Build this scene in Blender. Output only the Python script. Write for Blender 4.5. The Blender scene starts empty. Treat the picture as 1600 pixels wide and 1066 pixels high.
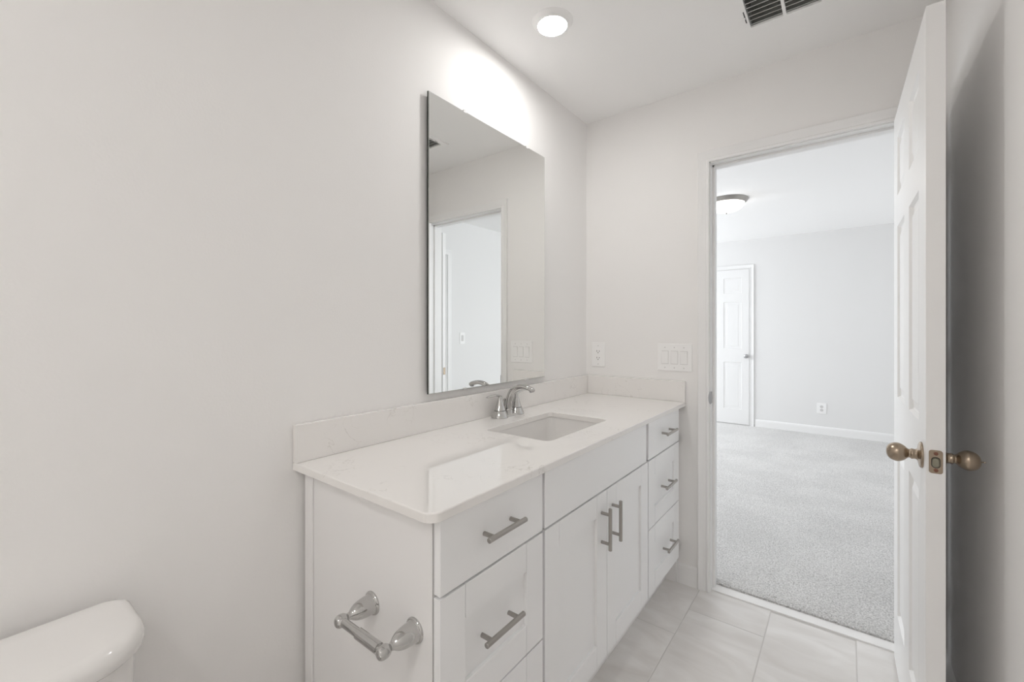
import bpy, bmesh, math, random
from mathutils import Vector, Matrix
random.seed(7)
C = bpy.context.collection
PI = math.pi

# ------------------------------------------------------------------ camera
cam = bpy.data.cameras.new('camera'); camo = bpy.data.objects.new('camera', cam); C.objects.link(camo)
camo.location = (1.178, 0.0, 1.258)
camo.rotation_euler = (PI / 2, 0, math.radians(37.576))
cam.sensor_fit = 'HORIZONTAL'; cam.sensor_width = 36.0
cam.lens = 36.0 * 677.1 / 1600.0
cam.shift_y = -17.0 / 1600.0
cam.clip_start = 0.02
bpy.context.scene.camera = camo

# ------------------------------------------------------------------ world, daylight, exposure
sc = bpy.context.scene
sc.view_settings.view_transform = 'Standard'; sc.view_settings.look = 'None'
sc.view_settings.exposure = 0.41; sc.view_settings.gamma = 1.0; sc.view_settings.use_curve_mapping = False
sc.cycles.max_bounces = 16; sc.cycles.diffuse_bounces = 10; sc.cycles.glossy_bounces = 8
w = bpy.data.worlds.new('daylight_sky'); sc.world = w; w.use_nodes = True
w.node_tree.nodes['Background'].inputs[0].default_value = (0.75, 0.86, 1.0, 1); w.node_tree.nodes['Background'].inputs[1].default_value = 1.0

LENS_STRENGTH = 106.0          # ceiling disc light above the mirror
LENS_STRENGTH_FILL = 138.0   # two unseen ceiling disc lights added behind the viewer for fill
BEDROOM_DAYLIGHT = 53.0

def daylight(name, loc, rot, sx, sy, power, color):
    l = bpy.data.lights.new(name, 'AREA'); l.shape = 'RECTANGLE'; l.size = sx; l.size_y = sy; l.energy = power; l.color = color
    o = bpy.data.objects.new(name, l); C.objects.link(o); o.location = loc; o.rotation_euler = rot
    return o
# daylight lamp outside the unseen window added in the bedroom left wall
daylight('added_window_daylight', (-2.56, 5.0, 1.45), (0, -PI / 2, 0), 1.5, 2.2, BEDROOM_DAYLIGHT, (0.935, 0.97, 1.0))

# ------------------------------------------------------------------ materials
def mat(name, color, rough=0.5, metal=0.0, spec=0.5, bump=None, coat=0.0):
    m = bpy.data.materials.new(name); m.use_nodes = True
    nt = m.node_tree; b = nt.nodes['Principled BSDF']
    b.inputs['Base Color'].default_value = (*color, 1); b.inputs['Roughness'].default_value = rough
    b.inputs['Metallic'].default_value = metal; b.inputs['Specular IOR Level'].default_value = spec
    if coat: b.inputs['Coat Weight'].default_value = coat; b.inputs['Coat Roughness'].default_value = 0.05
    if bump:
        sc_, st, di = bump
        tc = nt.nodes.new('ShaderNodeTexCoord'); n = nt.nodes.new('ShaderNodeTexNoise'); bp = nt.nodes.new('ShaderNodeBump')
        n.inputs['Scale'].default_value = sc_; n.inputs['Detail'].default_value = 3
        bp.inputs['Strength'].default_value = st; bp.inputs['Distance'].default_value = di
        nt.links.new(tc.outputs['Object'], n.inputs['Vector']); nt.links.new(n.outputs['Fac'], bp.inputs['Height'])
        nt.links.new(bp.outputs['Normal'], b.inputs['Normal'])
    return m

M = {}
M['wall'] = mat('warm_white_wall_paint', (0.875, 0.864, 0.854), 0.75, 0, 0.3, (160, 0.12, 0.002))
M['ceiling'] = mat('white_ceiling_paint', (0.92, 0.915, 0.91), 0.85, 0, 0.2, (120, 0.12, 0.002))
M['bedwall'] = mat('pale_bedroom_wall_paint', (0.80, 0.795, 0.79), 0.8, 0, 0.2)
M['trim'] = mat('white_trim_paint', (0.87, 0.865, 0.86), 0.38, 0, 0.45)
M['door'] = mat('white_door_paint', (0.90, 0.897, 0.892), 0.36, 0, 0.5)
M['closet'] = mat('white_door_paint_darkened', (0.82, 0.816, 0.81), 0.4, 0, 0.4)  # same white door paint, darkened in colour to offset the strong bedroom light
M['cab'] = mat('white_cabinet_lacquer', (0.89, 0.892, 0.895), 0.32, 0, 0.45)
M['panelside'] = mat('white_cabinet_side', (0.86, 0.85, 0.845), 0.4, 0, 0.4)
M['chrome'] = mat('polished_chrome', (0.58, 0.575, 0.565), 0.05, 1.0)
M['nickel'] = mat('brushed_nickel', (0.42, 0.40, 0.375), 0.30, 1.0)
M['bronze'] = mat('antique_nickel', (0.40, 0.325, 0.25), 0.27, 1.0)
M['steel'] = mat('grey_steel', (0.45, 0.45, 0.46), 0.3, 1.0)
M['porcelain'] = mat('white_porcelain', (0.80, 0.785, 0.77), 0.10, 0, 0.5)
M['plastic'] = mat('white_plastic', (0.91, 0.905, 0.90), 0.3, 0, 0.5)
M['slot'] = mat('dark_slot', (0.03, 0.03, 0.03), 0.6)
M['mirror'] = mat('silvered_mirror', (0.90, 0.905, 0.89), 0.0, 1.0)
M['mirroredge'] = mat('dark_glass_edge', (0.03, 0.035, 0.03), 0.5, 0, 0.1)
M['bevel'] = mat('polished_glass_edge', (0.55, 0.58, 0.55), 0.1, 1.0)
M['ventdark'] = mat('grey_vent_damper', (0.30, 0.305, 0.295), 0.6)
M['ventslat'] = mat('vent_louver_paint', (0.74, 0.745, 0.73), 0.5)
M['marble'] = mat('white_marble_sill', (0.88, 0.87, 0.86), 0.25, 0, 0.5)
M['brasslatch'] = mat('dull_brass', (0.30, 0.29, 0.23), 0.35, 1.0)
M['lidgasket'] = mat('black_rubber_ring', (0.02, 0.02, 0.02), 0.5)

def emis(name, color, s):
    m = bpy.data.materials.new(name); m.use_nodes = True; nt = m.node_tree
    b = nt.nodes['Principled BSDF']; b.inputs['Base Color'].default_value = (0.9, 0.9, 0.9, 1)
    b.inputs['Emission Color'].default_value = (*color, 1); b.inputs['Emission Strength'].default_value = s
    return m
M['lens'] = emis('lit_led_lens', (1.0, 0.988, 0.97), LENS_STRENGTH)
M['lens_fill'] = emis('lit_led_lens_fill', (1.0, 0.988, 0.97), LENS_STRENGTH_FILL)  # glow of the added fill lights
M['bowl'] = emis('lit_frosted_glass', (1.0, 0.97, 0.92), 6.0)

def quartz():
    m = mat('white_quartz', (0.86, 0.84, 0.82), 0.04, 0, 0.8); nt = m.node_tree; b = nt.nodes['Principled BSDF']; L = nt.links.new
    tc = nt.nodes.new('ShaderNodeTexCoord')
    def noise(scale, det, dist=0.0):
        n = nt.nodes.new('ShaderNodeTexNoise'); n.inputs['Scale'].default_value = scale; n.inputs['Detail'].default_value = det
        n.inputs['Distortion'].default_value = dist; L(tc.outputs['Object'], n.inputs['Vector']); return n
    def ramp(src, a, c_, ca, cb):
        r = nt.nodes.new('ShaderNodeValToRGB'); r.color_ramp.elements[0].position = a; r.color_ramp.elements[1].position = c_
        r.color_ramp.elements[0].color = ca; r.color_ramp.elements[1].color = cb; L(src, r.inputs[0]); return r
    v = noise(11, 4, 1.8); vr = ramp(v.outputs['Fac'], 0.490, 0.505, (0, 0, 0, 1), (1, 1, 1, 1))
    vr.color_ramp.elements.new(0.515).color = (0, 0, 0, 1)
    vr.color_ramp.elements[1].color = (1, 1, 1, 1)
    k = noise(7, 2); kr = ramp(k.outputs['Fac'], 0.52, 0.66, (0, 0, 0, 1), (1, 1, 1, 1))
    f = noise(260, 2); fr = ramp(f.outputs['Fac'], 0.42, 0.62, (0.4, 0.4, 0.4, 1), (1, 1, 1, 1))
    mu = nt.nodes.new('ShaderNodeMath'); mu.operation = 'MULTIPLY'; L(vr.outputs[0], mu.inputs[0]); L(kr.outputs[0], mu.inputs[1])
    mu2 = nt.nodes.new('ShaderNodeMath'); mu2.operation = 'MULTIPLY'; L(mu.outputs[0], mu2.inputs[0]); L(fr.outputs[0], mu2.inputs[1])
    mu3 = nt.nodes.new('ShaderNodeMath'); mu3.operation = 'MULTIPLY'; mu3.inputs[1].default_value = 0.85; L(mu2.outputs[0], mu3.inputs[0])
    mx = nt.nodes.new('ShaderNodeMix'); mx.data_type = 'RGBA'
    mx.inputs['A'].default_value = (0.86, 0.84, 0.82, 1); mx.inputs['B'].default_value = (0.50, 0.47, 0.44, 1)
    L(mu3.outputs[0], mx.inputs['Factor']); L(mx.outputs['Result'], b.inputs['Base Color'])
    return m
M['quartz'] = quartz()

def tile():
    m = mat('grey_porcelain_tile', (0.55, 0.52, 0.49), 0.28, 0, 0.4); nt = m.node_tree; b = nt.nodes['Principled BSDF']; L = nt.links.new
    tc = nt.nodes.new('ShaderNodeTexCoord'); g = nt.nodes.new('ShaderNodeNewGeometry')
    ad = nt.nodes.new('ShaderNodeVectorMath'); ad.operation = 'MULTIPLY_ADD'; ad.inputs[1].default_value = (1, 1, 1)
    sc3 = nt.nodes.new('ShaderNodeVectorMath'); sc3.operation = 'SCALE'; sc3.inputs['Scale'].default_value = 37.0
    cb = nt.nodes.new('ShaderNodeCombineXYZ'); L(g.outputs['Random Per Island'], cb.inputs[0]); L(g.outputs['Random Per Island'], cb.inputs[1]); L(g.outputs['Random Per Island'], cb.inputs[2])
    L(cb.outputs[0], sc3.inputs[0]); L(tc.outputs['Object'], ad.inputs[0]); L(sc3.outputs[0], ad.inputs[2])
    mp = nt.nodes.new('ShaderNodeMapping'); mp.inputs['Rotation'].default_value = (0, 0, 0.7); mp.inputs['Scale'].default_value = (2.6, 6.5, 1.0)
    L(ad.outputs[0], mp.inputs['Vector'])
    n = nt.nodes.new('ShaderNodeTexNoise'); n.inputs['Scale'].default_value = 1.6; n.inputs['Detail'].default_value = 6; n.inputs['Distortion'].default_value = 1.0
    L(mp.outputs[0], n.inputs['Vector'])
    r = nt.nodes.new('ShaderNodeValToRGB'); r.color_ramp.elements[0].position = 0.28; r.color_ramp.elements[1].position = 0.72
    r.color_ramp.elements[0].color = (0.72, 0.695, 0.67, 1); r.color_ramp.elements[1].color = (0.85, 0.835, 0.82, 1)
    L(n.outputs['Fac'], r.inputs[0]); L(r.outputs[0], b.inputs['Base Color'])
    return m
M['tile'] = tile()
M['grout'] = mat('pale_grout', (0.64, 0.62, 0.60), 0.8)

def carpet():
    m = mat('grey_cut_pile_carpet', (0.6, 0.6, 0.6), 0.95, 0, 0.1); nt = m.node_tree; b = nt.nodes['Principled BSDF']; L = nt.links.new
    tc = nt.nodes.new('ShaderNodeTexCoord')
    n = nt.nodes.new('ShaderNodeTexNoise'); n.inputs['Scale'].default_value = 150; n.inputs['Detail'].default_value = 4; n.inputs['Roughness'].default_value = 0.7
    n2 = nt.nodes.new('ShaderNodeTexNoise'); n2.inputs['Scale'].default_value = 2.5; n2.inputs['Detail'].default_value = 2
    L(tc.outputs['Object'], n.inputs['Vector']); L(tc.outputs['Object'], n2.inputs['Vector'])
    r = nt.nodes.new('ShaderNodeValToRGB'); r.color_ramp.elements[0].position = 0.33; r.color_ramp.elements[1].position = 0.58
    r.color_ramp.elements[0].color = (0.42, 0.41, 0.40, 1); r.color_ramp.elements[1].color = (0.86, 0.852, 0.842, 1)
    L(n.outputs['Fac'], r.inputs[0])
    r2 = nt.nodes.new('ShaderNodeValToRGB'); r2.color_ramp.elements[0].position = 0.4; r2.color_ramp.elements[1].position = 0.6
    r2.color_ramp.elements[0].color = (0.93, 0.93, 0.93, 1); r2.color_ramp.elements[1].color = (1, 1, 1, 1); L(n2.outputs['Fac'], r2.inputs[0])
    mx = nt.nodes.new('ShaderNodeMix'); mx.data_type = 'RGBA'; mx.blend_type = 'MULTIPLY'; mx.inputs['Factor'].default_value = 1
    L(r.outputs[0], mx.inputs['A']); L(r2.outputs[0], mx.inputs['B']); L(mx.outputs['Result'], b.inputs['Base Color'])
    bp = nt.nodes.new('ShaderNodeBump'); bp.inputs['Strength'].default_value = 0.8; bp.inputs['Distance'].default_value = 0.006
    L(n.outputs['Fac'], bp.inputs['Height']); L(bp.outputs['Normal'], b.inputs['Normal'])
    return m
M['carpet'] = carpet()

# ------------------------------------------------------------------ helpers
def world_loc(o):
    v = Vector((0, 0, 0))
    while o: v += o.location; o = o.parent
    return v

def mk(name, bm, m, parent=None, angle=35, label=None):
    """one mesh object; vertices are given in room coordinates"""
    off = world_loc(parent) if parent else Vector((0, 0, 0))
    if off.length: bmesh.ops.translate(bm, verts=bm.verts, vec=-off)
    bmesh.ops.recalc_face_normals(bm, faces=bm.faces)
    me = bpy.data.meshes.new(name); bm.to_mesh(me); bm.free()
    for m_ in (m if isinstance(m, (list, tuple)) else [m]): me.materials.append(m_)
    for p in me.polygons: p.use_smooth = True
    me.set_sharp_from_angle(angle=math.radians(angle))
    o = bpy.data.objects.new(name, me); C.objects.link(o)
    wn = o.modifiers.new('weighted_normals', 'WEIGHTED_NORMAL'); wn.keep_sharp = True; wn.weight = 90
    if parent: o.parent = parent
    if label: o['label'] = label
    return o

def tag(o, label, cat, group=None, kind=None):
    o['label'] = label; o['category'] = cat
    if group: o['group'] = group
    if kind: o['kind'] = kind
    return o

def thing(name, label, cat, loc, group=None, kind=None):
    o = bpy.data.objects.new(name, None); C.objects.link(o); o.location = loc; o.empty_display_size = 0.05
    return tag(o, label, cat, group, kind)

def join(bm, t):
    me = bpy.data.meshes.new('tmp'); t.to_mesh(me); t.free(); bm.from_mesh(me); bpy.data.meshes.remove(me)

def bx(bm, x0, x1, y0, y1, z0, z1, bev=0.0, seg=2, mi=0):
    t = bmesh.new()
    vs = [t.verts.new((x, y, z)) for z in (z0, z1) for y in (y0, y1) for x in (x0, x1)]
    for f in ((0, 2, 3, 1), (4, 5, 7, 6), (0, 1, 5, 4), (1, 3, 7, 5), (3, 2, 6, 7), (2, 0, 4, 6)):
        t.faces.new([vs[i] for i in f])
    if bev: bmesh.ops.bevel(t, geom=list(t.edges), offset=bev, segments=seg, profile=0.5, affect='EDGES')
    for f in t.faces: f.material_index = mi
    join(bm, t); return bm

def box(*a, **k): return bx(bmesh.new(), *a, **k)

def basis(axis):
    a = Vector(axis).normalized(); u = a.orthogonal().normalized(); return u, a.cross(u), a

def lathe(bm, prof, origin, axis, seg=32, sx=1.0, mi=0):
    """prof: (radius, distance along axis)"""
    u, v, a = basis(axis); o = Vector(origin); rings = []
    for r, d in prof:
        if r < 1e-6: rings.append([bm.verts.new(o + a * d)])
        else: rings.append([bm.verts.new(o + a * d + (u * math.cos(2 * PI * i / seg) * sx + v * math.sin(2 * PI * i / seg)) * r) for i in range(seg)])
    for p, q in zip(rings, rings[1:]):
        for i in range(seg):
            j = (i + 1) % seg
            if len(p) == 1 and len(q) == 1: continue
            if len(p) == 1: f = bm.faces.new((p[0], q[j], q[i]))
            elif len(q) == 1: f = bm.faces.new((p[i], p[j], q[0]))
            else: f = bm.faces.new((p[i], p[j], q[j], q[i]))
            f.material_index = mi
    for e in (rings[0], rings[-1]):
        if len(e) > 1: bm.faces.new(e).material_index = mi
    return bm

def smooth_pts(pts, n=6):
    """Catmull-Rom through tuples of any length"""
    out = []; P = [pts[0]] + list(pts) + [pts[-1]]
    for i in range(1, len(P) - 2):
        for k in range(n):
            t = k / n; a, b, c, d = P[i - 1], P[i], P[i + 1], P[i + 2]
            out.append(tuple(0.5 * (2 * b[j] + (c[j] - a[j]) * t + (2 * a[j] - 5 * b[j] + 4 * c[j] - d[j]) * t * t + (3 * b[j] - a[j] - 3 * c[j] + d[j]) * t ** 3) for j in range(len(b))))
    out.append(tuple(pts[-1])); return out

def tube(bm, pts, seg=16, flat=None):
    """pts: (x,y,z,ra[,rb]); rb = radius along the second axis"""
    P = [Vector(p[:3]) for p in pts]; rings = []; prev = None
    for i, p in enumerate(P):
        t = (P[min(i + 1, len(P) - 1)] - P[max(i - 1, 0)]).normalized()
        if prev is None: u = (Vector(flat) if flat else t.orthogonal()); u = (u - t * u.dot(t)).normalized()
        else: u = (prev - t * prev.dot(t)).normalized()
        prev = u; v = t.cross(u); ra = pts[i][3]; rb = pts[i][4] if len(pts[i]) > 4 else ra
        rings.append([bm.verts.new(p + u * math.cos(2 * PI * k / seg) * ra + v * math.sin(2 * PI * k / seg) * rb) for k in range(seg)])
    for a, b in zip(rings, rings[1:]):
        for k in range(seg): bm.faces.new((a[k], a[(k + 1) % seg], b[(k + 1) % seg], b[k]))
    bm.faces.new(rings[0]); bm.faces.new(rings[-1]); return bm

def rrect(x0, x1, y0, y1, r, n=6):
    """rounded rectangle, r = one radius or four (x0y0, x1y0, x1y1, x0y1)"""
    r = [r] * 4 if not isinstance(r, (list, tuple)) else r; out = []
    for (cx, cy, a0), rr in zip(((x0, y0, PI), (x1, y0, -PI / 2), (x1, y1, 0), (x0, y1, PI / 2)), r):
        rr = max(rr, 1e-5); ox = cx + (rr if cx == x0 else -rr); oy = cy + (rr if cy == y0 else -rr)
        for k in range(n + 1):
            a = a0 + PI / 2 * k / n; out.append((ox + rr * math.cos(a), oy + rr * math.sin(a)))
    return out

def loft(bm, loops, cap0=True, cap1=True, mi=0):
    R = [[bm.verts.new(p) for p in l] for l in loops]; n = len(R[0])
    for a, b in zip(R, R[1:]):
        for k in range(n): bm.faces.new((a[k], a[(k + 1) % n], b[(k + 1) % n], b[k])).material_index = mi
    if cap0: bm.faces.new(R[0]).material_index = mi
    if cap1: bm.faces.new(R[-1]).material_index = mi
    return R

def extrude_profile(bm, prof, f0, f1):
    """prof 2-D points mapped by f0 / f1 to the two end loops"""
    loft(bm, [[f0(*p) for p in prof], [f1(*p) for p in prof]])

def struct(name, bm, m, label, cat, parent=None, angle=35):
    o = mk(name, bm, m, parent, angle)
    return tag(o, label, cat, kind='structure')

# ------------------------------------------------------------------ room shell
H = 2.44
YB, YB2 = 2.23, 2.345           # wall between bathroom and bedroom
XR = 1.468                      # bathroom right wall
JL, JR, JT = 0.660, 1.366, 2.066   # door opening
YF = 6.36; XBL, XBR = -2.5, 2.18; YN = -1.8

b = box(-0.115, 0, YN - 0.115, YB, 0, H); struct('wall_left', b, M['wall'], 'warm white bathroom wall behind the mirror and the vanity', 'wall')
b = box(XR, XR + 0.115, YN - 0.115, YB, 0, H); struct('wall_right', b, M['wall'], 'warm white bathroom wall behind the open panelled door', 'wall')
b = bmesh.new(); bx(b, XBL - 0.1, JL - 0.02, YB, YB2, 0, H); bx(b, JR + 0.02, XBR, YB, YB2, 0, H); bx(b, JL - 0.02, JR + 0.02, YB, YB2, JT + 0.02, H)
struct('wall_back', b, M['wall'], 'bathroom end wall with the doorway and the switches', 'wall')
b = box(0, XR, YN - 0.115, YN, 0, H)
struct('wall_front', b, M['wall'], 'plain bathroom wall behind the viewer opposite the doorway', 'wall')
vx0, vx1, vy0, vy1 = 0.887, 1.111, 1.695, 1.903     # opening of the air vent
b = bmesh.new()
for a in ((-0.115, vx0, YN - 0.115, YB), (vx1, XR + 0.115, YN - 0.115, YB), (vx0, vx1, YN - 0.115, vy0), (vx0, vx1, vy1, YB)): bx(b, *a, H, H + 0.1)
struct('ceiling', b, M['ceiling'], 'white bathroom ceiling with the disc light and air vent', 'ceiling')
b = box(XBL - 0.1, 3.9, YB2, YF + 0.1, H, H + 0.1); bx(b, XBL - 0.1, 3.9, YB, YB2, H, H + 0.1)
struct('ceiling_bedroom', b, M['ceiling'], 'white bedroom ceiling seen through the doorway', 'ceiling')
b = box(XBL, 3.9, YF, YF + 0.1, 0, H); struct('wall_far', b, M['bedwall'], 'bright far bedroom wall with the closet door', 'wall')
b = bmesh.new(); wy0, wy1, wz0, wz1 = 3.9, 6.1, 0.7, 2.2
bx(b, XBL - 0.1, XBL, YB2, wy0, 0, H); bx(b, XBL - 0.1, XBL, wy1, YF + 0.1, 0, H); bx(b, XBL - 0.1, XBL, wy0, wy1, 0, wz0); bx(b, XBL - 0.1, XBL, wy0, wy1, wz1, H)
struct('wall_bedroom_left', b, M['bedwall'], 'bedroom side wall holding the window out of view', 'wall')
b = bmesh.new(); hd0, hd1 = 2.47, 3.20
bx(b, XBR, XBR + 0.115, YB, hd0, 0, H); bx(b, XBR, XBR + 0.115, hd1, YF, 0, H); bx(b, XBR, XBR + 0.115, hd0, hd1, 2.06, H)
struct('wall_bedroom_right', b, M['bedwall'], 'bedroom side wall with the hall doorway, seen in the mirror', 'wall')
b = box(3.8, 3.9, YB, YF, 0, H); bx(b, XBR + 0.115, 3.8, YB, YB2, 0, H)
struct('wall_hall', b, M['bedwall'], 'pale hall wall beyond the bedroom doorway', 'wall')

# bedroom window (out of view, added as source of the daylight)
t = thing('window_1', 'white framed bedroom window added out of view in the side wall', 'window', (XBL, (wy0 + wy1) / 2, wz0), kind='structure')
b = bmesh.new(); x0, x1 = XBL - 0.08, XBL - 0.02
bx(b, x0, x1, wy0, wy0 + 0.05, wz0, wz1); bx(b, x0, x1, wy1 - 0.05, wy1, wz0, wz1); bx(b, x0, x1, wy0, wy1, wz0, wz0 + 0.05); bx(b, x0, x1, wy0, wy1, wz1 - 0.05, wz1)
mk('window_frame', b, M['trim'], t)

# tiled floor: grout bed with running-bond tiles
b = bmesh.new(); bx(b, 0, XR, YN, 2.247, -0.05, -0.0008, mi=1)
cols = [0.02, 0.32, 0.618, 0.914, 1.212, 1.51]; G = 0.0021
for i, (xa, xb) in enumerate(zip(cols, cols[1:])):
    yy = 1.835 + 0.2 * (i - 1) - 0.6 * 8
    while yy < 2.3:
        ya, yb_ = max(yy + G, YN), min(yy + 0.6 - G, 2.247)
        xa_, xb_ = max(xa + G, 0), min(xb - G, XR)
        if yb_ - ya > 0.01: bx(b, xa_, xb_, ya, yb_, -0.02, 0.0, 0.0008, 1)
        yy += 0.6
bx(b, 0, 0.02 - G, YN, 2.247, -0.02, 0)
struct('floor', b, [M['tile'], M['grout']], 'pale grey tile floor of the bathroom', 'floor')
b = box(JL - 0.018, JR + 0.018, 2.247, 2.307, -0.03, 0.006, 0.002)
struct('trim_1', b, M['marble'], 'white stone threshold strip between tile and carpet', 'threshold')
# carpet with a lumpy edge
b = bmesh.new()
bx(b, XBL, 3.8, YB2, YF, -0.03, 0.012); bx(b, JL - 0.0, JR, 2.309, YB2, -0.03, 0.012)
struct('floor_bedroom', b, M['carpet'], 'pale grey carpet on the bedroom floor', 'carpet')
b = bmesh.new()                                     # pile standing along the cut edge at the threshold
for i in range(1500):
    x = random.uniform(JL + 0.002, JR - 0.002); y = 2.310 + random.random() ** 1.6 * 0.045; h = random.uniform(0.007, 0.0125); r = random.uniform(0.0013, 0.0026)
    lathe(b, [(r, 0), (r * 1.1, h * 0.6), (0, h)], (x, y, 0.004), (random.uniform(-.4, .4), random.uniform(-.5, .3), 1), 5)
o = mk('carpet_pile', b, M['carpet']); tag(o, 'frayed cut edge of grey carpet along the threshold', 'carpet', kind='stuff')

# baseboards
BBP = [(0, 0), (0.013, 0), (0.013, 0.070), (0.010, 0.078), (0.010, 0.086), (0.006, 0.094), (0, 0.098)]
def baseboard(name, a, c, n, label, z=0.0):
    """a, c: end points (x, y); n: direction away from the wall"""
    bm = bmesh.new()
    extrude_profile(bm, BBP, lambda d, h: (a[0] + n[0] * d, a[1] + n[1] * d, z + h), lambda d, h: (c[0] + n[0] * d, c[1] + n[1] * d, z + h))
    struct(name, bm, M['trim'], label, 'baseboard')
baseboard('baseboard_left', (0, YN), (0, YB), (1, 0), 'white baseboard along the wall behind toilet and vanity')
baseboard('baseboard_back', (0.014, YB), (0.608, YB), (0, -1), 'white baseboard between the vanity and the door casing')
baseboard('baseboard_right', (XR, YN), (XR, YB), (-1, 0), 'white baseboard on the wall behind the open door')
baseboard('baseboard_far', (0.255, YF), (3.8, YF), (0, -1), 'white baseboard under the far bedroom outlet', 0.01)
baseboard('baseboard_bedroom', (XBR, hd1 + 0.06), (XBR, YF), (-1, 0), 'white baseboard of the bedroom side wall', 0.01)

# door casings and jambs
CAS = [(0, 0), (0, 0.009), (0.004, 0.011), (0.010, 0.011), (0.014, 0.007), (0.026, 0.009), (0.032, 0.013), (0.044, 0.016), (0.049, 0.016), (0.051, 0.013), (0.051, 0)]
def casing(bm, l, r, top, f, rev=0.0):
    """f(u, n, z): u along wall, n proud of wall"""
    loops = [[f(l - a, n, 0.0) for a, n in CAS], [f(l - a, n, top + a) for a, n in CAS], [f(r + rev + a, n, top + a) for a, n in CAS], [f(r + rev + a, n, 0.0) for a, n in CAS]]
    loft(bm, loops)
b = bmesh.new(); casing(b, JL, JR, JT, lambda u, n, z: (u, YB - n, z), 0.007); casing(b, JL, JR, JT, lambda u, n, z: (u, YB2 + n, z + 0.0))
cas = struct('trim_2', b, M['trim'], 'white moulded casing around the bathroom doorway', 'door casing')
b = bmesh.new()
bx(b, JL - 0.02, JL + 0.004, YB + 0.001, YB2 - 0.001, 0, JT + 0.004); bx(b, JR - 0.002, JR + 0.02, YB + 0.001, YB2 - 0.001, 0, JT + 0.004); bx(b, JL - 0.02, JR + 0.02, YB + 0.001, YB2 - 0.001, JT - 0.004, JT + 0.02)
bx(b, JL + 0.004, JL + 0.014, 2.272, 2.312, 0, JT - 0.004, 0.001, 1); bx(b, JR - 0.012, JR - 0.002, 2.272, 2.312, 0, JT - 0.004, 0.001, 1); bx(b, JL + 0.004, JR - 0.002, 2.272, 2.312, JT - 0.014, JT - 0.004, 0.001, 1)
jam = struct('trim_3', b, M['trim'], 'white door jamb with stop lining the doorway', 'door jamb')
b = box(JL + 0.0042, JL + 0.0055, 2.236, 2.262, 0.905, 0.961, 0.0005, 1)
d_ = Vector((0.75, 0.66, 0)); n_ = Vector((0.66, -0.75, 0)); c_ = Vector((JL + 0.0045, 2.2265, 0.933))
ell = lambda k, h: [tuple(c_ + d_ * (0.010 * k * math.cos(2 * PI * i / 28)) + Vector((0, 0, 0.030 * k * math.sin(2 * PI * i / 28))) + n_ * h) for i in range(28)]
loft(b, [ell(1.0, 0.0), ell(1.0, 0.0012), ell(0.9, 0.0022), ell(0.78, 0.0014)])
mk('strike_plate', b, M['steel'], jam, label='steel strike plate')
b = bmesh.new(); casing(b, hd0, hd1, 2.05, lambda u, n, z: (XBR - n, u, z))
bx(b, XBR, XBR + 0.115, hd0, hd0 + 0.015, 0, 2.05); bx(b, XBR, XBR + 0.115, hd1 - 0.015, hd1, 0, 2.05); bx(b, XBR, XBR + 0.115, hd0, hd1, 2.05, 2.06)
struct('trim_4', b, M['trim'], 'white casing of the hall doorway seen in the mirror', 'door casing')
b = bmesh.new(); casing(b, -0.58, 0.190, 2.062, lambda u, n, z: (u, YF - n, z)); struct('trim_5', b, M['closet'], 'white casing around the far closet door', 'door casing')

# ------------------------------------------------------------------ six panel doors
RINGS = [(0.0, 0.0), (0.006, 0.009), (0.011, 0.011), (0.020, 0.011), (0.040, 0.0035)]
def panel_slab(bm, W, h, T, us, vs, f, both=True):
    """us / vs: panel intervals; f(u, v, n): n = 0 front face, -T back face, n into the slab negative"""
    gu = sorted({0, W, *[a for p in us for a in p]}); gv = sorted({0, h, *[a for p in vs for a in p]})
    for side in (0, 1):
        g = (lambda u, v, d: f(u, v, -d)) if side == 0 else (lambda u, v, d: f(u, v, -T + d))
        for a, c in zip(gu, gu[1:]):
            for p, q in zip(gv, gv[1:]):
                if (a, c) in us and (p, q) in vs and (side == 0 or both):
                    prev = None
                    for ins, dep in RINGS:
                        R = [bm.verts.new(g(*x, dep)) for x in ((a + ins, p + ins), (c - ins, p + ins), (c - ins, q - ins), (a + ins, q - ins))]
                        if prev:
                            for k in range(4): bm.faces.new((prev[k], prev[(k + 1) % 4], R[(k + 1) % 4], R[k]))
                        prev = R
                    bm.faces.new(prev)
                else:
                    bm.faces.new([bm.verts.new(g(*x, 0)) for x in ((a, p), (c, p), (c, q), (a, q))])
    for a, c in zip(gu, gu[1:]):
        for v in (0, h): bm.faces.new([bm.verts.new(f(*x)) for x in ((a, v, 0), (c, v, 0), (c, v, -T), (a, v, -T))])
    for p, q in zip(gv, gv[1:]):
        for u in (0, W): bm.faces.new([bm.verts.new(f(*x)) for x in ((u, p, 0), (u, q, 0), (u, q, -T), (u, p, -T))])
    bmesh.ops.remove_doubles(bm, verts=bm.verts, dist=1e-5)
VS = [(0.21, 0.82), (1.005, 1.625), (1.737, 1.948)]
KNOB = smooth_pts([(0.033, 0), (0.033, 0.003), (0.029, 0.006), (0.0155, 0.009), (0.0125, 0.014), (0.0135, 0.020), (0.011, 0.024), (0.0125, 0.028), (0.0185, 0.034), (0.0235, 0.043), (0.0242, 0.051), (0.0215, 0.060), (0.0155, 0.067), (0.007, 0.0705), (0.0, 0.071)], 3)

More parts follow.
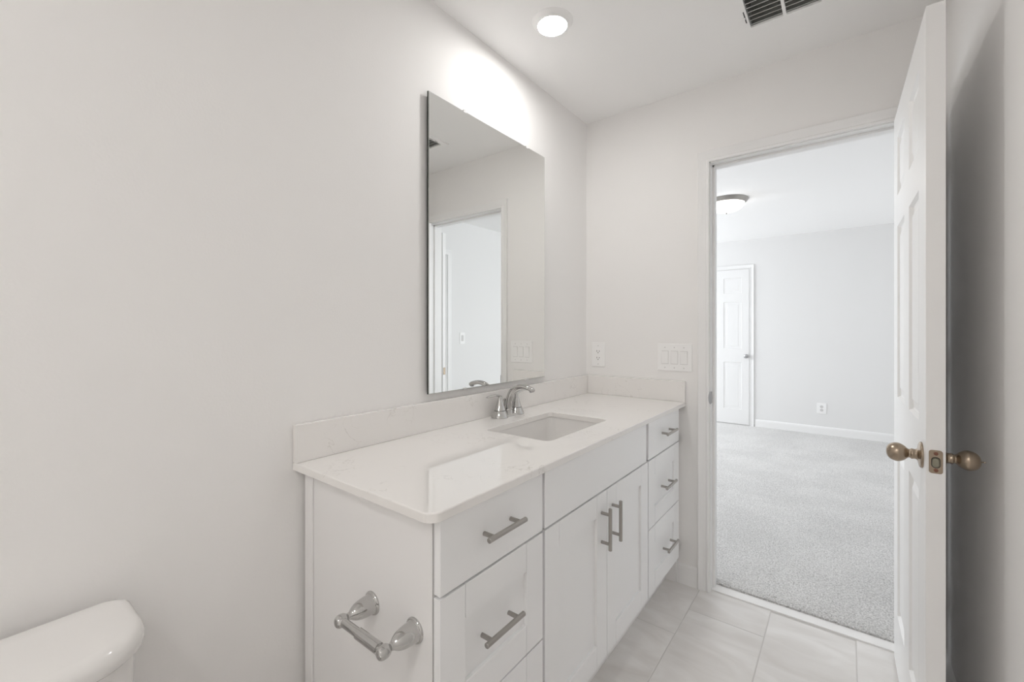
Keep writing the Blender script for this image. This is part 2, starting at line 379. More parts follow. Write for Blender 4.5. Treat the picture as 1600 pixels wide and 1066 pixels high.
# bathroom door, standing open; near edge towards the viewer
hinge = Vector((1.326, 2.2125, 0.010)); near = Vector((1.336, 1.475, 0.010))
du = (near - hinge).normalized(); dn = Vector((du.y, -du.x, 0))     # dn: towards the bathroom middle (-x)
if dn.x > 0: dn = -dn
Wd = (near - hinge).length; Td = 0.035
F1 = lambda u, v, n: hinge + du * u + Vector((0, 0, v)) + dn * n
b = bmesh.new(); panel_slab(b, Wd, 2.05, Td, [(0.113, 0.310), (0.424, 0.622)], VS, F1)
door1 = struct('door_1', b, M['door'], 'white six panel bathroom door standing open at the right', 'door', angle=8)
kz_ = 0.925; ku = Wd - 0.062
for side, nm in ((1, 'knob'), (-1, 'knob')):
    o_ = F1(ku, kz_, 0 if side == 1 else -Td); b = bmesh.new(); lathe(b, KNOB, o_, dn * side, 32)
    if side == -1: tube(b, [(*(o_ + dn * side * d), r) for d, r in ((0.070, 0.0018), (0.076, 0.0014), (0.0775, 0.002), (0.079, 0.001))], 8)
    mk('door_knob', b, M['bronze'], door1, label='antique nickel egg-shaped knob on the %s face' % ('left' if side == 1 else 'right'))
# latch face plate on the door edge
b = bmesh.new(); pl = [(c_, s_) for c_, s_ in rrect(-0.0125, 0.0125, -0.0285, 0.0285, 0.006)]
E1 = lambda a, v, d: F1(Wd + d, kz_ + v, -Td / 2 + a)
loft(b, [[E1(a, v, 0.0) for a, v in pl], [E1(a, v, 0.0016) for a, v in pl], [E1(a * 0.96, v * 0.98, 0.002) for a, v in pl]])
lp = mk('latch_plate', b, M['bronze'], door1, label='antique nickel latch plate on the door edge')
b = bmesh.new(); q = rrect(-0.007, 0.007, -0.0125, 0.0115, 0.0065); loft(b, [[E1(a, v - 0.001, 0.001) for a, v in q], [E1(a, v - 0.001, 0.0035) for a, v in q], [E1(a * 0.86 + 0.001, v * 0.9 - 0.001, 0.006) for a, v in q]])
mk('latch_bolt', b, M['brasslatch'], lp, label='spring latch bolt')
b = bmesh.new(); loft(b, [[E1(a * 1.18, v * 1.12 - 0.001, 0.0015) for a, v in q], [E1(a * 1.18, v * 1.12 - 0.001, 0.0023) for a, v in q]])
mk('latch_hole', b, M['slot'], lp, label='dark rim around the latch bolt')
for s in (-1, 1):
    b = bmesh.new(); lathe(b, [(0.0042, 0), (0.0042, 0.0026), (0.003, 0.003), (0, 0.003)], E1(0, s * 0.0205, 0.001), du, 14); mk('screw', b, mat('copper_screw', (0.22, 0.11, 0.08), 0.4, 1.0) if s == -1 else bpy.data.materials['copper_screw'], lp)
for hz in (0.28, 1.10, 1.78):
    b = bmesh.new(); o_ = Vector((JR - 0.001, YB - 0.0085, hz)); lathe(b, [(0.0045, 0), (0.0055, 0.002), (0.0055, 0.087), (0.0045, 0.089)], o_, (0, 0, 1), 14)
    p = F1(0, hz - 0.01, -Td + 0.003); q = F1(0, hz - 0.01, -Td / 2)
    bx(b, q.x, p.x, 2.213, 2.2155, hz, hz + 0.089)
    mk('hinge', b, M['bronze'], door1, label='antique nickel butt hinge')

# far closet door (right part visible through the doorway)
b = bmesh.new()
panel_slab(b, 0.760, 2.036, 0.005, [(0.110, 0.325), (0.455, 0.670)], [(0.19, 0.81), (0.99, 1.61), (1.725, 1.925)], lambda u, v, n: Vector((-0.574 + u, YF - 0.012 - n, 0.022 + v)), both=False)
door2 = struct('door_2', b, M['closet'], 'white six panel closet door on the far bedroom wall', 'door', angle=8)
b = bmesh.new(); lathe(b, [(0.026, 0), (0.026, 0.004), (0.011, 0.010), (0.011, 0.022), (0.022, 0.030), (0.0275, 0.042), (0.024, 0.053), (0.010, 0.059), (0, 0.060)], (0.154, YF - 0.012, 0.918), (0, -1, 0), 24)
mk('door_knob', b, M['steel'], door2, label='satin nickel round knob')
# bedroom entry door, open against the bathroom wall, seen edge-on in the mirror
b = bmesh.new()
panel_slab(b, 0.72, 2.03, 0.035, [(0.11, 0.305), (0.415, 0.61)], VS[:2] + [(1.737, 1.93)], lambda u, v, n: Vector((2.165 - u, 2.475 + n, 0.018 + v)))
door3 = struct('door_3', b, M['door'], 'white bedroom entry door standing open, seen edge-on in the mirror', 'door', angle=8)
for s in (1, -1):
    b = bmesh.new(); lathe(b, [(r, d * 0.78) for r, d in KNOB], (1.515, 2.475 if s == 1 else 2.440, 0.925), (0, s, 0), 24); mk('door_knob', b, M['bronze'], door3, label='antique nickel knob')
b = box(1.443, 1.4455, 2.446, 2.469, 0.897, 0.953, 0.0006, 1); mk('latch_plate', b, M['bronze'], door3)

# ------------------------------------------------------------------ vanity cabinet
XF = 0.539                       # face of the fronts
VY0, VY1 = 0.595, YB - 0.0005
ZB, ZT = 0.157, 0.882
van = thing('vanity_cabinet', 'white shaker bathroom vanity with bar pulls under the quartz top', 'vanity', (0.27, 1.41, 0))
b = bmesh.new(); bx(b, 0.0155, 0.516, VY0, VY0 + 0.018, 0.0, ZT - 0.0005, 0.0008, 1)
mk('side_panel', b, M['panelside'], van)
b = box(0.0155, 0.052, VY0 - 0.006, VY0, 0.1, ZT - 0.0005, 0.0015, 1); mk('scribe_strip', b, M['panelside'], van)
b = bmesh.new()
bx(b, 0.016, 0.508, VY0 + 0.018, VY1, ZB + 0.005, ZB + 0.023); bx(b, 0.0155, 0.024, VY0 + 0.018, VY1, 0.10, ZT - 0.001)
bx(b, 0.016, 0.508, VY1 - 0.018, VY1, 0.0, ZT - 0.001)
for y in (0.971, 1.745): bx(b, 0.024, 0.508, y - 0.009, y + 0.009, ZB + 0.023, ZT - 0.03)
# face frame
for y0, y1 in ((VY0 + 0.018, VY0 + 0.045), (0.950, 0.990), (1.726, 1.766), (2.130, VY1)): bx(b, 0.500, 0.516, y0, y1, ZB + 0.004, ZT - 0.001)
for z0, z1 in ((ZT - 0.03, ZT - 0.001), (0.70, 0.742), (ZB + 0.004, ZB + 0.035)): bx(b, 0.500, 0.516, VY0 + 0.018, VY1, z0, z1)
for y0, y1 in ((VY0 + 0.03, 0.96), (1.75, 2.14)): bx(b, 0.500, 0.516, y0, y1, 0.42, 0.45)
mk('carcass', b, M['panelside'], van)
b = box(0.44, 0.455, VY0 + 0.018, VY1 - 0.018, 0, ZB + 0.005); mk('toe_kick', b, M['panelside'], van)

def slab_front(name, y0, y1, z0, z1):
    b = box(XF - 0.019, XF, y0, y1, z0, z1, 0.0025, 3); return mk(name, b, M['cab'], van)
def shaker_front(name, y0, y1, z0, z1, s=0.073):
    b = bmesh.new(); x0 = XF - 0.019; e = 0.0012; bv = 0.0016
    bx(b, x0, XF, y0, y0 + s, z0, z1, bv, 2); bx(b, x0, XF, y1 - s, y1, z0, z1, bv, 2)
    bx(b, x0, XF, y0 + s + e, y1 - s - e, z0, z0 + s, 0.0008, 1); bx(b, x0, XF, y0 + s + e, y1 - s - e, z1 - s, z1, 0.0008, 1)
    bx(b, x0 + 0.001, XF - 0.009, y0 + s * 0.7, y1 - s * 0.7, z0 + s * 0.7, z1 - s * 0.7)
    return mk(name, b, M['cab'], van)
def pull(parent, y, z, vertical=False, L=0.137, cc=0.096):
    b = bmesh.new(); r = 0.006; xb = XF + 0.031
    ax = (0, 0, 1) if vertical else (0, 1, 0); A = Vector(ax); c = Vector((xb, y, z))
    lathe(b, [(r - 0.001, 0), (r, 0.001), (r, L - 0.001), (r - 0.001, L)], c - A * L / 2, ax, 20)
    for s in (-1, 1):
        p = Vector((XF, y, z)) + A * s * cc / 2; lathe(b, [(0.0052, 0), (0.0052, 0.027)], p, (1, 0, 0), 16)
    return mk('pull', b, M['nickel'], parent)
g = 0.0035
yl0, yl1, yd0, ydm, yd1, yr0, yr1 = VY0 + 0.001, 0.9650, 0.9765, 1.358, 1.7405, 1.7495, 2.156
f = slab_front('drawer', yl0, yl1, 0.7235, 0.8775); pull(f, 0.777, 0.804)
f = shaker_front('drawer', yl0, yl1, 0.4375, 0.7185); pull(f, 0.769, 0.582)
f = shaker_front('drawer', yl0, yl1, ZB, 0.4330); pull(f, 0.775, 0.30)
slab_front('false_front', yd0, 1.724, 0.7235, 0.8775)
f = shaker_front('cabinet_door', yd0, ydm - 0.0012, ZB, 0.7185); pull(f, 1.316, 0.606, True)
f = shaker_front('cabinet_door', ydm + 0.0012, yd1, ZB, 0.7185); pull(f, 1.399, 0.606, True)
f = slab_front('drawer', yr0, yr1, 0.7235, 0.8775); pull(f, 1.960, 0.806)
f = shaker_front('drawer', yr0, yr1, 0.4375, 0.7185); pull(f, 1.950, 0.575)
f = shaker_front('drawer', yr0, yr1, ZB, 0.4330); pull(f, 1.975, 0.293)

# ------------------------------------------------------------------ countertop with sink cut-out
CT = 0.902; CX0, CX1, CY0, CY1 = 0.0015, 0.551, 0.563, YB - 0.0015
SX0, SX1, SY0, SY1 = 0.158, 0.428, 1.168, 1.598
b = bmesh.new()
def oloop(d, z): return [(x, y, z) for x, y in rrect(CX0 + d, CX1 - d, CY0 + d, CY1 - d, (0.001, 0.028, 0.001, 0.001))]
def iloop(d, z): return [(x, y, z) for x, y in rrect(SX0 - d, SX1 + d, SY0 - d, SY1 + d, 0.022 + d)]
Ro = loft(b, [oloop(0.003, CT), oloop(0.001, CT - 0.001), oloop(0, CT - 0.003), oloop(0, ZT + 0.001), oloop(0.001, ZT)], False, False)
Ri = loft(b, [iloop(0.002, CT), iloop(0.0005, CT - 0.0007), iloop(0, CT - 0.002), iloop(0, ZT)], False, False)
def ring_edges(r): return [b.edges.get((r[k], r[(k + 1) % len(r)])) for k in range(len(r))]
for k in (0, -1): bmesh.ops.triangle_fill(b, use_beauty=True, use_dissolve=False, edges=ring_edges(Ro[k]) + ring_edges(Ri[k]))
ctop = mk('countertop', b, M['quartz'], angle=40)
sh = ctop.data.attributes['sharp_edge'].data if 'sharp_edge' in ctop.data.attributes else ctop.data.attributes.new('sharp_edge', 'BOOLEAN', 'EDGE').data
flat_e = {}
for p in ctop.data.polygons:
    for k in p.edge_keys: flat_e.setdefault(k, []).append(abs(p.normal.z) > 0.999)
for i, e in enumerate(ctop.data.edges):
    if len(set(flat_e[e.key])) == 2: sh[i].value = True; tag(ctop, 'white speckled quartz vanity top with rounded front corner and sink cut-out', 'countertop')
b = box(0.0015, 0.019, CY0, CY1, CT + 0.0002, 1.004, 0.0015, 2); tag(mk('backsplash', b, M['quartz']), 'long white quartz backsplash strip under the mirror', 'backsplash')
b = box(0.0195, 0.551, CY1 - 0.018, CY1, CT + 0.0002, 1.004, 0.0015, 2); tag(mk('backsplash', b, M['quartz']), 'short white quartz backsplash strip under the switches', 'backsplash')

# undermount basin
b = bmesh.new(); 
def sl(d, z, r): return [(x, y, z) for x, y in rrect(SX0 + d, SX1 - d, SY0 + d, SY1 - d, r)]
loft(b, [sl(-0.028, ZT - 0.001, 0.04), sl(-0.004, ZT - 0.001, 0.028), sl(-0.002, ZT - 0.004, 0.028), sl(0.006, 0.80, 0.03), sl(0.012, 0.765, 0.035), sl(0.022, 0.748, 0.04), sl(0.045, 0.739, 0.045), sl(0.10, 0.735, 0.02)], False, True)
loft(b, [sl(-0.028, ZT - 0.001, 0.04), sl(-0.028, ZT - 0.015, 0.04), sl(-0.012, ZT - 0.03, 0.04), sl(0.0, 0.75, 0.04), sl(0.03, 0.72, 0.05)], False, True)
bmesh.ops.remove_doubles(b, verts=b.verts, dist=1e-5)
sink = mk('sink', b, M['porcelain'], angle=50); tag(sink, 'white rectangular undermount basin set into the quartz top', 'sink')
b = bmesh.new(); lathe(b, [(0.030, 0), (0.030, 0.003), (0.024, 0.0045), (0.021, 0.003), (0.019, 0.003), (0.017, 0.007), (0, 0.008)], (0.293, 1.383, 0.7352), (0, 0, 1), 28)
mk('drain', b, M['chrome'], sink, label='chrome drain')

# ------------------------------------------------------------------ faucet
fy, fx = 1.425, 0.062
fau = thing('faucet', 'chrome two-handle arched bathroom faucet behind the sink', 'faucet', (fx, fy, CT))
b = bmesh.new()
q = lambda k, z: [(x, y, z) for x, y in rrect(fx - 0.027 * k, fx + 0.027 * k, fy - 0.0515 - 0.027 * k, fy + 0.0515 + 0.027 * k, 0.0269 * k, 10)]
loft(b, [q(0.9, CT), q(0.9, CT + 0.003), q(0.82, CT + 0.006), q(0.70, CT + 0.010)])
mk('base_plate', b, M['chrome'], fau)
for s in (-1, 1):
    hy = fy + s * 0.055
    b = bmesh.new(); lathe(b, [(0.0345, 0), (0.0345, 0.003), (0.0290, 0.014), (0.0250, 0.026), (0.0240, 0.027), (0.0235, 0.0275)], (fx, hy, CT + 0.001), (0, 0, 1), 32)
    hb = mk('handle_base', b, M['chrome'], fau)
    b = bmesh.new(); lathe(b, [(0.0236, 0), (0.0236, 0.0018)], (fx, hy, CT + 0.0285), (0, 0, 1), 28); mk('rubber_ring', b, M['lidgasket'], hb)
    b = bmesh.new(); lathe(b, smooth_pts([(0.0235, 0), (0.0190, 0.013), (0.0135, 0.030), (0.0095, 0.046), (0.0085, 0.054), (0.0060, 0.0585), (0.0, 0.060)], 3), (fx, hy, CT + 0.0303), (0, 0, 1), 28)
    tube(b, smooth_pts([(fx, hy - s * 0.002, CT + 0.083, 0.0075, 0.006), (fx + 0.001, hy + s * 0.012, CT + 0.090, 0.0090, 0.0048), (fx + 0.004, hy + s * 0.040, CT + 0.0945, 0.0090, 0.0038), (fx + 0.008, hy + s * 0.076, CT + 0.0935, 0.0085, 0.0032), (fx + 0.010, hy + s * 0.092, CT + 0.0930, 0.005, 0.0022)], 5), 14, (1, 0, 0))
    mk('handle', b, M['chrome'], fau)
b = bmesh.new()
sp = [(fx, fy, CT + 0.001, 0.021, 0.021), (fx, fy, CT + 0.012, 0.0195, 0.0195), (fx + 0.001, fy, CT + 0.035, 0.0165, 0.0165), (fx + 0.006, fy, CT + 0.070, 0.0145, 0.015), (fx + 0.020, fy, CT + 0.102, 0.0125, 0.0145), (fx + 0.046, fy, CT + 0.1215, 0.0105, 0.0145), (fx + 0.078, fy, CT + 0.1265, 0.0095, 0.0145), (fx + 0.106, fy, CT + 0.122, 0.0095, 0.014), (fx + 0.124, fy, CT + 0.115, 0.0095, 0.0125), (fx + 0.130, fy, CT + 0.112, 0.006, 0.008)]
tube(b, smooth_pts(sp, 6), 24, (1, 0, 0)); spo = mk('spout', b, M['chrome'], fau, angle=60)
b = bmesh.new(); lathe(b, [(0.0095, 0), (0.0095, 0.006), (0.007, 0.007)], (fx + 0.119, fy, CT + 0.112), (0.25, 0, -1), 18); mk('aerator', b, M['steel'], spo)
b = bmesh.new(); lathe(b, [(0.0035, 0), (0.0035, 0.05), (0.006, 0.053), (0.006, 0.060), (0, 0.062)], (fx - 0.020, fy, CT + 0.008), (0, 0, 1), 14); mk('lift_rod', b, M['chrome'], fau)

# ------------------------------------------------------------------ toilet paper holder on the cabinet side
tph = thing('toilet_paper_holder', 'chrome toilet paper holder without a roll on the vanity side panel', 'toilet paper holder', (0.389, VY0, 0.630))
POST = smooth_pts([(0.0265, 0.0), (0.0265, 0.002), (0.0245, 0.005), (0.0225, 0.006), (0.0215, 0.012), (0.0210, 0.022), (0.0190, 0.036), (0.0145, 0.048), (0.0090, 0.0565), (0.0078, 0.062), (0.0095, 0.066), (0.0125, 0.071), (0.0135, 0.078), (0.0125, 0.085), (0.0085, 0.0905), (0.0, 0.092)], 3)
for x in (0.315, 0.464):
    b = bmesh.new(); lathe(b, POST, (x, VY0, 0.630), (0, -1, 0), 36); mk('post', b, M['chrome'], tph, angle=60)
b = bmesh.new(); yr = VY0 - 0.078
lathe(b, [(0.0085, 0), (0.0085, 0.004), (0.0090, 0.004), (0.0090, 0.052), (0.0112, 0.054), (0.0112, 0.124), (0.0085, 0.125), (0.0085, 0.128)], (0.3255, yr, 0.630), (1, 0, 0), 28)
mk('spring_roller', b, M['chrome'], tph, angle=30)

# ------------------------------------------------------------------ mirror
mir = thing('mirror', 'frameless rectangular wall mirror above the vanity', 'mirror', (0.010, 1.398, 1.032))
my0, my1, mz0, mz1, mx0, mx1 = 1.027, 1.768, 1.032, 2.100, 0.011, 0.0185
b = bmesh.new(); L = lambda d, x: [(x, y, z) for y, z in ((my0 + d, mz0 + d), (my1 - d, mz0 + d), (my1 - d, mz1 - d), (my0 + d, mz1 - d))]
R = loft(b, [L(0, mx0), L(0, mx1 - 0.0015), L(0.002, mx1)], True, True)
for fc in b.faces:
    c_ = fc.calc_center_median()
    fc.material_index = 0 if c_.x > mx1 - 1e-4 else (2 if c_.x > mx1 - 0.0014 else 1)
mk('mirror_glass', b, [M['mirror'], M['mirroredge'], M['bevel']], mir, angle=10)
for y, z, s in ((1.21, mz0, 1), (1.62, mz0, 1), (1.21, mz1, -1), (1.62, mz1, -1)):
    b = box(0.0005, 0.0205, y - 0.008, y + 0.008, z - 0.004 if s == 1 else z, z if s == 1 else z + 0.004, 0.0005, 1)
    bx(b, 0.0187, 0.0205, y - 0.008, y + 0.008, z - 0.003 if s == 1 else z - 0.006, z + 0.006 if s == 1 else z + 0.003, 0.0005, 1)
    mk('clip', b, M['plastic'], mir, label='small mirror clip')

# ------------------------------------------------------------------ wall plates
def plate(b, x0, x1, z0, z1, y=YB):
    q0 = [(x, z) for x, z in rrect(x0, x1, z0, z1, 0.003, 3)]; cx, cz = (x0 + x1) / 2, (z0 + z1) / 2
    sx, sz = 1 - 0.008 / (x1 - x0), 1 - 0.008 / (z1 - z0)
    loft(b, [[(x, y, z) for x, z in q0], [(x, y - 0.0035, z) for x, z in q0], [(cx + (x - cx) * sx, y - 0.0065, cz + (z - cz) * sz) for x, z in q0]])
sw = thing('light_switch', 'white plate of three rocker switches on the wall beside the doorway', 'light switch', (0.4965, YB, 1.12))
b = bmesh.new(); plate(b, 0.4115, 0.5815, 1.0515, 1.189); mk('cover_plate', b, M['plastic'], sw)
for k in (-1, 0, 1):
    cx = 0.4965 + k * 0.0465
    b = box(cx - 0.0175, cx + 0.0175, YB - 0.0070, YB - 0.005, 1.0865, 1.1535, 0.0003, 1); bz = mk('rocker_frame', b, mat('rocker_gap', (0.64, 0.63, 0.62), 0.5) if k == -1 else bpy.data.materials['rocker_gap'], sw)
    b = bmesh.new(); pr = [(1.0885, YB - 0.0068), (1.0885, YB - 0.0078), (1.120, YB - 0.0088), (1.1515, YB - 0.0115), (1.1515, YB - 0.0068)]
    loft(b, [[(cx - 0.016, y, z) for z, y in pr], [(cx + 0.016, y, z) for z, y in pr]]); mk('rocker', b, M['plastic'], sw)
    for z in (1.0685, 1.1705):
        b = bmesh.new(); lathe(b, [(0.003, 0), (0.003, 0.001), (0, 0.0013)], (cx, YB - 0.0064, z), (0, -1, 0), 12); mk('screw', b, bpy.data.materials['rocker_gap'], sw)
ou = thing('wall_outlet', 'white power outlet on the wall above the corner of the backsplash', 'outlet', (0.0775, YB, 1.12))
b = bmesh.new(); plate(b, 0.037, 0.118, 1.053, 1.189); mk('cover_plate', b, M['plastic'], ou)
b = box(0.0775 - 0.0175, 0.0775 + 0.0175, YB - 0.0074, YB - 0.005, 1.0865, 1.1535, 0.0004, 1); fcz = mk('receptacle', b, M['plastic'], ou)
for z in (1.1385, 1.1015):
    for x0, x1, h in ((0.0775 - 0.0085, 0.0775 - 0.0062, 0.0065), (0.0775 + 0.0062, 0.0775 + 0.0085, 0.0055)):
        b = box(x0, x1, YB - 0.0078, YB - 0.006, z - 0.002, z + h); mk('plug_slot', b, M['slot'], fcz)
    b = bmesh.new(); lathe(b, [(0.0026, 0), (0.0026, 0.0012)], (0.0775, YB - 0.0066, z - 0.0075), (0, -1, 0), 10); mk('ground_hole', b, M['slot'], fcz)
b = bmesh.new(); bx(b, 0.0775 - 0.0078, 0.0775 - 0.0005, YB - 0.0082, YB - 0.006, 1.117, 1.123, 0.0004, 1); bx(b, 0.0775 + 0.0005, 0.0775 + 0.0078, YB - 0.0082, YB - 0.006, 1.117, 1.123, 0.0004, 1); mk('test_buttons', b, M['plastic'], fcz)
for z in (1.0685, 1.1705):
    b = bmesh.new(); lathe(b, [(0.003, 0), (0.003, 0.001), (0, 0.0013)], (0.0775, YB - 0.0064, z), (0, -1, 0), 12); mk('screw', b, bpy.data.materials['rocker_gap'], ou)
fo = thing('wall_outlet', 'white outlet low on the far bedroom wall beyond the doorway', 'outlet', (0.953, YF, 0.322))
b = bmesh.new(); plate(b, 0.906, 1.000, 0.258, 0.386, YF); mk('cover_plate', b, M['plastic'], fo)
b = bmesh.new()
for z in (0.302, 0.342): lathe(b, [(0.017, 0), (0.017, 0.002), (0.0155, 0.003)], (0.953, YF - 0.006, z), (0, -1, 0), 20)
mk('receptacle', b, bpy.data.materials['rocker_gap'], fo)
bs = thing('light_switch', 'white rocker switch on the bedroom side wall, seen in the mirror', 'light switch', (XBR, 3.42, 1.17))
b = bmesh.new(); q0 = rrect(3.42 - 0.038, 3.42 + 0.038, 1.17 - 0.062, 1.17 + 0.062, 0.003, 3)
loft(b, [[(XBR, y, z) for y, z in q0], [(XBR - 0.006, y, z) for y, z in q0]]); mk('cover_plate', b, M['plastic'], bs)
b = box(XBR - 0.010, XBR - 0.005, 3.42 - 0.016, 3.42 + 0.016, 1.138, 1.202, 0.001, 1); mk('rocker', b, bpy.data.materials['rocker_gap'], bs)

# ------------------------------------------------------------------ ceiling fixtures
def disc_light(loc, label, lens='lens'):
    t = thing('ceiling_light', label, 'ceiling light', loc, 'disc lights in the bathroom ceiling'); x, y, z = loc
    b = bmesh.new(); lathe(b, smooth_pts([(0.0545, 0.0145), (0.056, 0.0165), (0.0575, 0.0165), (0.066, 0.0105), (0.074, 0.0042), (0.078, 0.001), (0.078, 0.0)], 3), loc, (0, 0, -1), 56)
    mk('trim_ring', b, M['plastic'], t, angle=60)
    b = bmesh.new(); lathe(b, [(0.0545, 0.008), (0.0545, 0.0150), (0.040, 0.0162), (0, 0.0168)], loc, (0, 0, -1), 48); mk('lens', b, M[lens], t, angle=60, label='glowing white lens')
    return t
disc_light((0.287, 1.412, H), 'round white lit disc light in the ceiling above the mirror')
disc_light((0.85, -0.75, H), 'round white disc light added unseen for fill in the ceiling beside the toilet', 'lens_fill')  # unseen fill light, added because the visible lamp leaves the room dim
disc_light((0.74, -1.50, H), 'round white disc light added unseen for fill at the far end from the doorway', 'lens_fill')  # another unseen fill light, added to even out the room

vent = thing('air_vent', 'white rectangular louvered air vent in the bathroom ceiling', 'vent', (1.0, 1.80, H))
b = bmesh.new(); m_ = 0.032
for a in ((vx0 - m_, vx0, vy0 - m_, vy1 + m_), (vx1, vx1 + m_, vy0 - m_, vy1 + m_), (vx0, vx1, vy0 - m_, vy0), (vx0, vx1, vy1, vy1 + m_)): bx(b, *a, H - 0.007, H - 0.0002)
bx(b, 0.994, 1.004, vy0, vy1, H - 0.007, H + 0.004)
mk('vent_frame', b, M['ceiling'], vent)
b = bmesh.new(); e = 0.0005
for a in ((vx0 + e, vx0 + 0.003, vy0 + e, vy1 - e), (vx1 - 0.003, vx1 - e, vy0 + e, vy1 - e), (vx0 + 0.003, vx1 - 0.003, vy0 + e, vy0 + 0.003), (vx0 + 0.003, vx1 - 0.003, vy1 - 0.003, vy1 - e)): bx(b, *a, H + 0.001, H + 0.09)
bx(b, vx0 + 0.003, vx1 - 0.003, vy0 + 0.003, vy1 - 0.003, H + 0.07, H + 0.09)
mk('duct_collar', b, M['ventdark'], vent, label='dark duct behind the louvers')
n = 8
for k in range(n):
    yy = vy0 + (k + 0.5) * (vy1 - vy0) / n
    b = bmesh.new(); pr = [(yy - 0.008, H - 0.0058), (yy + 0.007, H + 0.0035), (yy + 0.0078, H + 0.0026), (yy - 0.0070, H - 0.0066)]
    loft(b, [[(vx0 + 0.0035, y, z) for y, z in pr], [(vx1 - 0.0035, y, z) for y, z in pr]]); mk('louver', b, M['ventslat'], vent)
b = box(vx0 - 0.0105, vx0 - 0.007, 1.79, 1.862, H - 0.0076, H - 0.0066); mk('lever_slot', b, M['slot'], vent, label='dark damper lever slot')
b = box(vx0 - 0.022, vx0 - 0.008, 1.825, 1.832, H - 0.012, H - 0.007, 0.0008, 1); mk('damper_lever', b, M['plastic'], vent)

dome = thing('ceiling_light', 'lit frosted glass dome light with nickel ring on the bedroom ceiling', 'ceiling light', (0.318, 4.323, H))
o_ = (0.318, 4.323, H)
b = bmesh.new(); lathe(b, smooth_pts([(0.120, 0.0), (0.176, 0.0005), (0.178, 0.006), (0.172, 0.014), (0.168, 0.020), (0.160, 0.030), (0.150, 0.036), (0.146, 0.036)], 3), o_, (0, 0, -1), 56); mk('ring', b, M['nickel'], dome, angle=50, label='brushed nickel ring')
b = bmesh.new(); lathe(b, [(0.148 * math.cos(a), 0.033 + 0.078 * math.sin(a)) for a in [PI / 2 * k / 12 for k in range(12)]] + [(0, 0.111)], o_, (0, 0, -1), 48); mk('glass_bowl', b, M['bowl'], dome, angle=70, label='glowing frosted glass bowl')
b = bmesh.new(); lathe(b, [(0.010, 0.1105), (0.011, 0.114), (0.007, 0.118), (0.006, 0.122), (0, 0.125)], o_, (0, 0, -1), 16); mk('finial', b, M['nickel'], dome)

# ------------------------------------------------------------------ toilet
toi = thing('toilet', 'white porcelain toilet with its tank against the wall left of the vanity', 'toilet', (0.35, 0.0, 0))
def refine(pts, step=0.03):
    out = []
    for a, c in zip(pts, pts[1:] + pts[:1]):
        n_ = max(1, int(math.hypot(c[0] - a[0], c[1] - a[1]) / step))
        for k in range(n_): out.append((a[0] + (c[0] - a[0]) * k / n_, a[1] + (c[1] - a[1]) * k / n_))
    return out
def tank_loop(x0, x1, y0, y1, bow, z, r=0.075, rb=0.028):
    pts = refine(rrect(x0, x1, y0, y1, (rb, r, r, rb), 10)); N = 120
    # resample evenly so loops can be lofted
    per = [0.0]
    for a, c in zip(pts, pts[1:] + pts[:1]): per.append(per[-1] + math.hypot(c[0] - a[0], c[1] - a[1]))
    out = []; cyc = pts + [pts[0]]
    for k in range(N):
        s_ = per[-1] * k / N; i = max(j for j in range(len(pts)) if per[j] <= s_ + 1e-9); u = (s_ - per[i]) / max(1e-9, per[i + 1] - per[i])
        x = cyc[i][0] + (cyc[i + 1][0] - cyc[i][0]) * u; y = cyc[i][1] + (cyc[i + 1][1] - cyc[i][1]) * u
        t_ = (y - (y0 + y1) / 2) / ((y1 - y0) / 2); kk = max(0.0, min(1.0, (x - x0) / (x1 - x0)))
        out.append((x + bow * (1 - t_ * t_) * kk, y, z))
    return out
ly0, ly1 = -0.222, 0.222
b = bmesh.new()
loft(b, [tank_loop(0.036, 0.196, ly0 + 0.022, ly1 - 0.022, 0.02, 0.40), tank_loop(0.036, 0.200, ly0 + 0.018, ly1 - 0.018, 0.022, 0.46), tank_loop(0.036, 0.205, ly0 + 0.012, ly1 - 0.012, 0.024, 0.690)])
mk('tank', b, M['porcelain'], toi, angle=50)
b = bmesh.new(); zl = 0.690
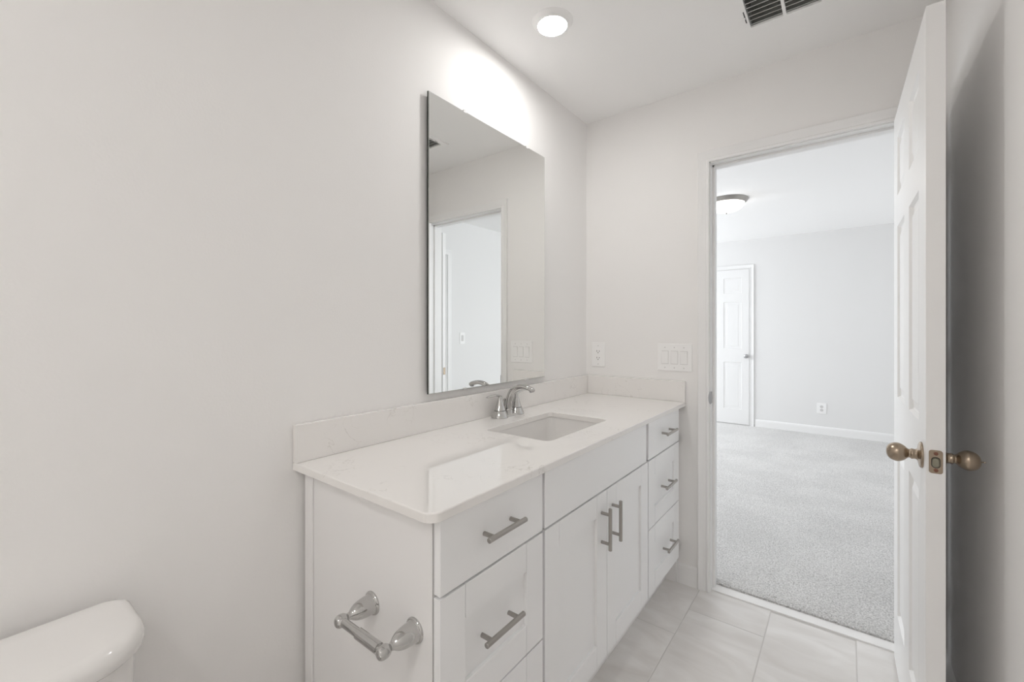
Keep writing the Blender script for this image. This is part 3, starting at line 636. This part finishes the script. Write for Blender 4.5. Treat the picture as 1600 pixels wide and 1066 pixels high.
loft(b, [tank_loop(0.030, 0.208, ly0 + 0.004, ly1 - 0.004, 0.026, zl), tank_loop(0.027, 0.212, ly0, ly1, 0.028, zl + 0.006), tank_loop(0.026, 0.213, ly0, ly1, 0.028, zl + 0.020), tank_loop(0.028, 0.210, ly0 + 0.004, ly1 - 0.004, 0.027, zl + 0.031), tank_loop(0.032, 0.203, ly0 + 0.010, ly1 - 0.010, 0.025, zl + 0.0370), tank_loop(0.038, 0.194, ly0 + 0.020, ly1 - 0.020, 0.022, zl + 0.0400), tank_loop(0.07, 0.15, ly0 + 0.07, ly1 - 0.07, 0.012, zl + 0.0412, 0.03, 0.03)])
mk('tank_lid', b, M['porcelain'], toi, angle=60)
b = bmesh.new(); lathe(b, [(0.014, 0), (0.014, 0.004), (0.007, 0.006), (0.007, 0.016)], (0.214, -0.15, 0.640), (1, 0, 0), 20); tube(b, [(0.230, -0.152, 0.640, 0.007, 0.005), (0.232, -0.12, 0.636, 0.006, 0.005), (0.233, -0.085, 0.632, 0.007, 0.005)], 12); mk('flush_lever', b, M['chrome'], toi)
def egg(cx, a, bb, z, n_=40, back=None):
    out = []
    for k in range(n_):
        t_ = 2 * PI * k / n_; x = math.cos(t_); y = math.sin(t_)
        out.append((cx + a * x, bb * y * (1 - 0.12 * x), z))
    return out
b = bmesh.new()
loft(b, [egg(0.38, 0.24, 0.115, 0.0), egg(0.38, 0.235, 0.11, 0.06), egg(0.40, 0.22, 0.10, 0.16), egg(0.43, 0.235, 0.13, 0.26), egg(0.45, 0.265, 0.17, 0.34), egg(0.455, 0.275, 0.182, 0.385), egg(0.455, 0.265, 0.172, 0.395), egg(0.465, 0.205, 0.125, 0.392), egg(0.465, 0.185, 0.11, 0.33), egg(0.46, 0.10, 0.07, 0.24)])
bx(b, 0.04, 0.26, -0.13, 0.13, 0.30, 0.398, 0.02, 3)
mk('bowl', b, M['porcelain'], toi, angle=60)
b = bmesh.new(); loft(b, [egg(0.462, 0.262, 0.178, 0.397), egg(0.462, 0.266, 0.182, 0.402), egg(0.462, 0.266, 0.182, 0.412), egg(0.462, 0.26, 0.176, 0.416)]); mk('seat', b, M['plastic'], toi, angle=60)
b = bmesh.new(); loft(b, [egg(0.462, 0.262, 0.178, 0.417), egg(0.462, 0.264, 0.180, 0.424), egg(0.462, 0.25, 0.168, 0.434), egg(0.462, 0.16, 0.10, 0.438)]); mk('seat_lid', b, M['plastic'], toi, angle=60)
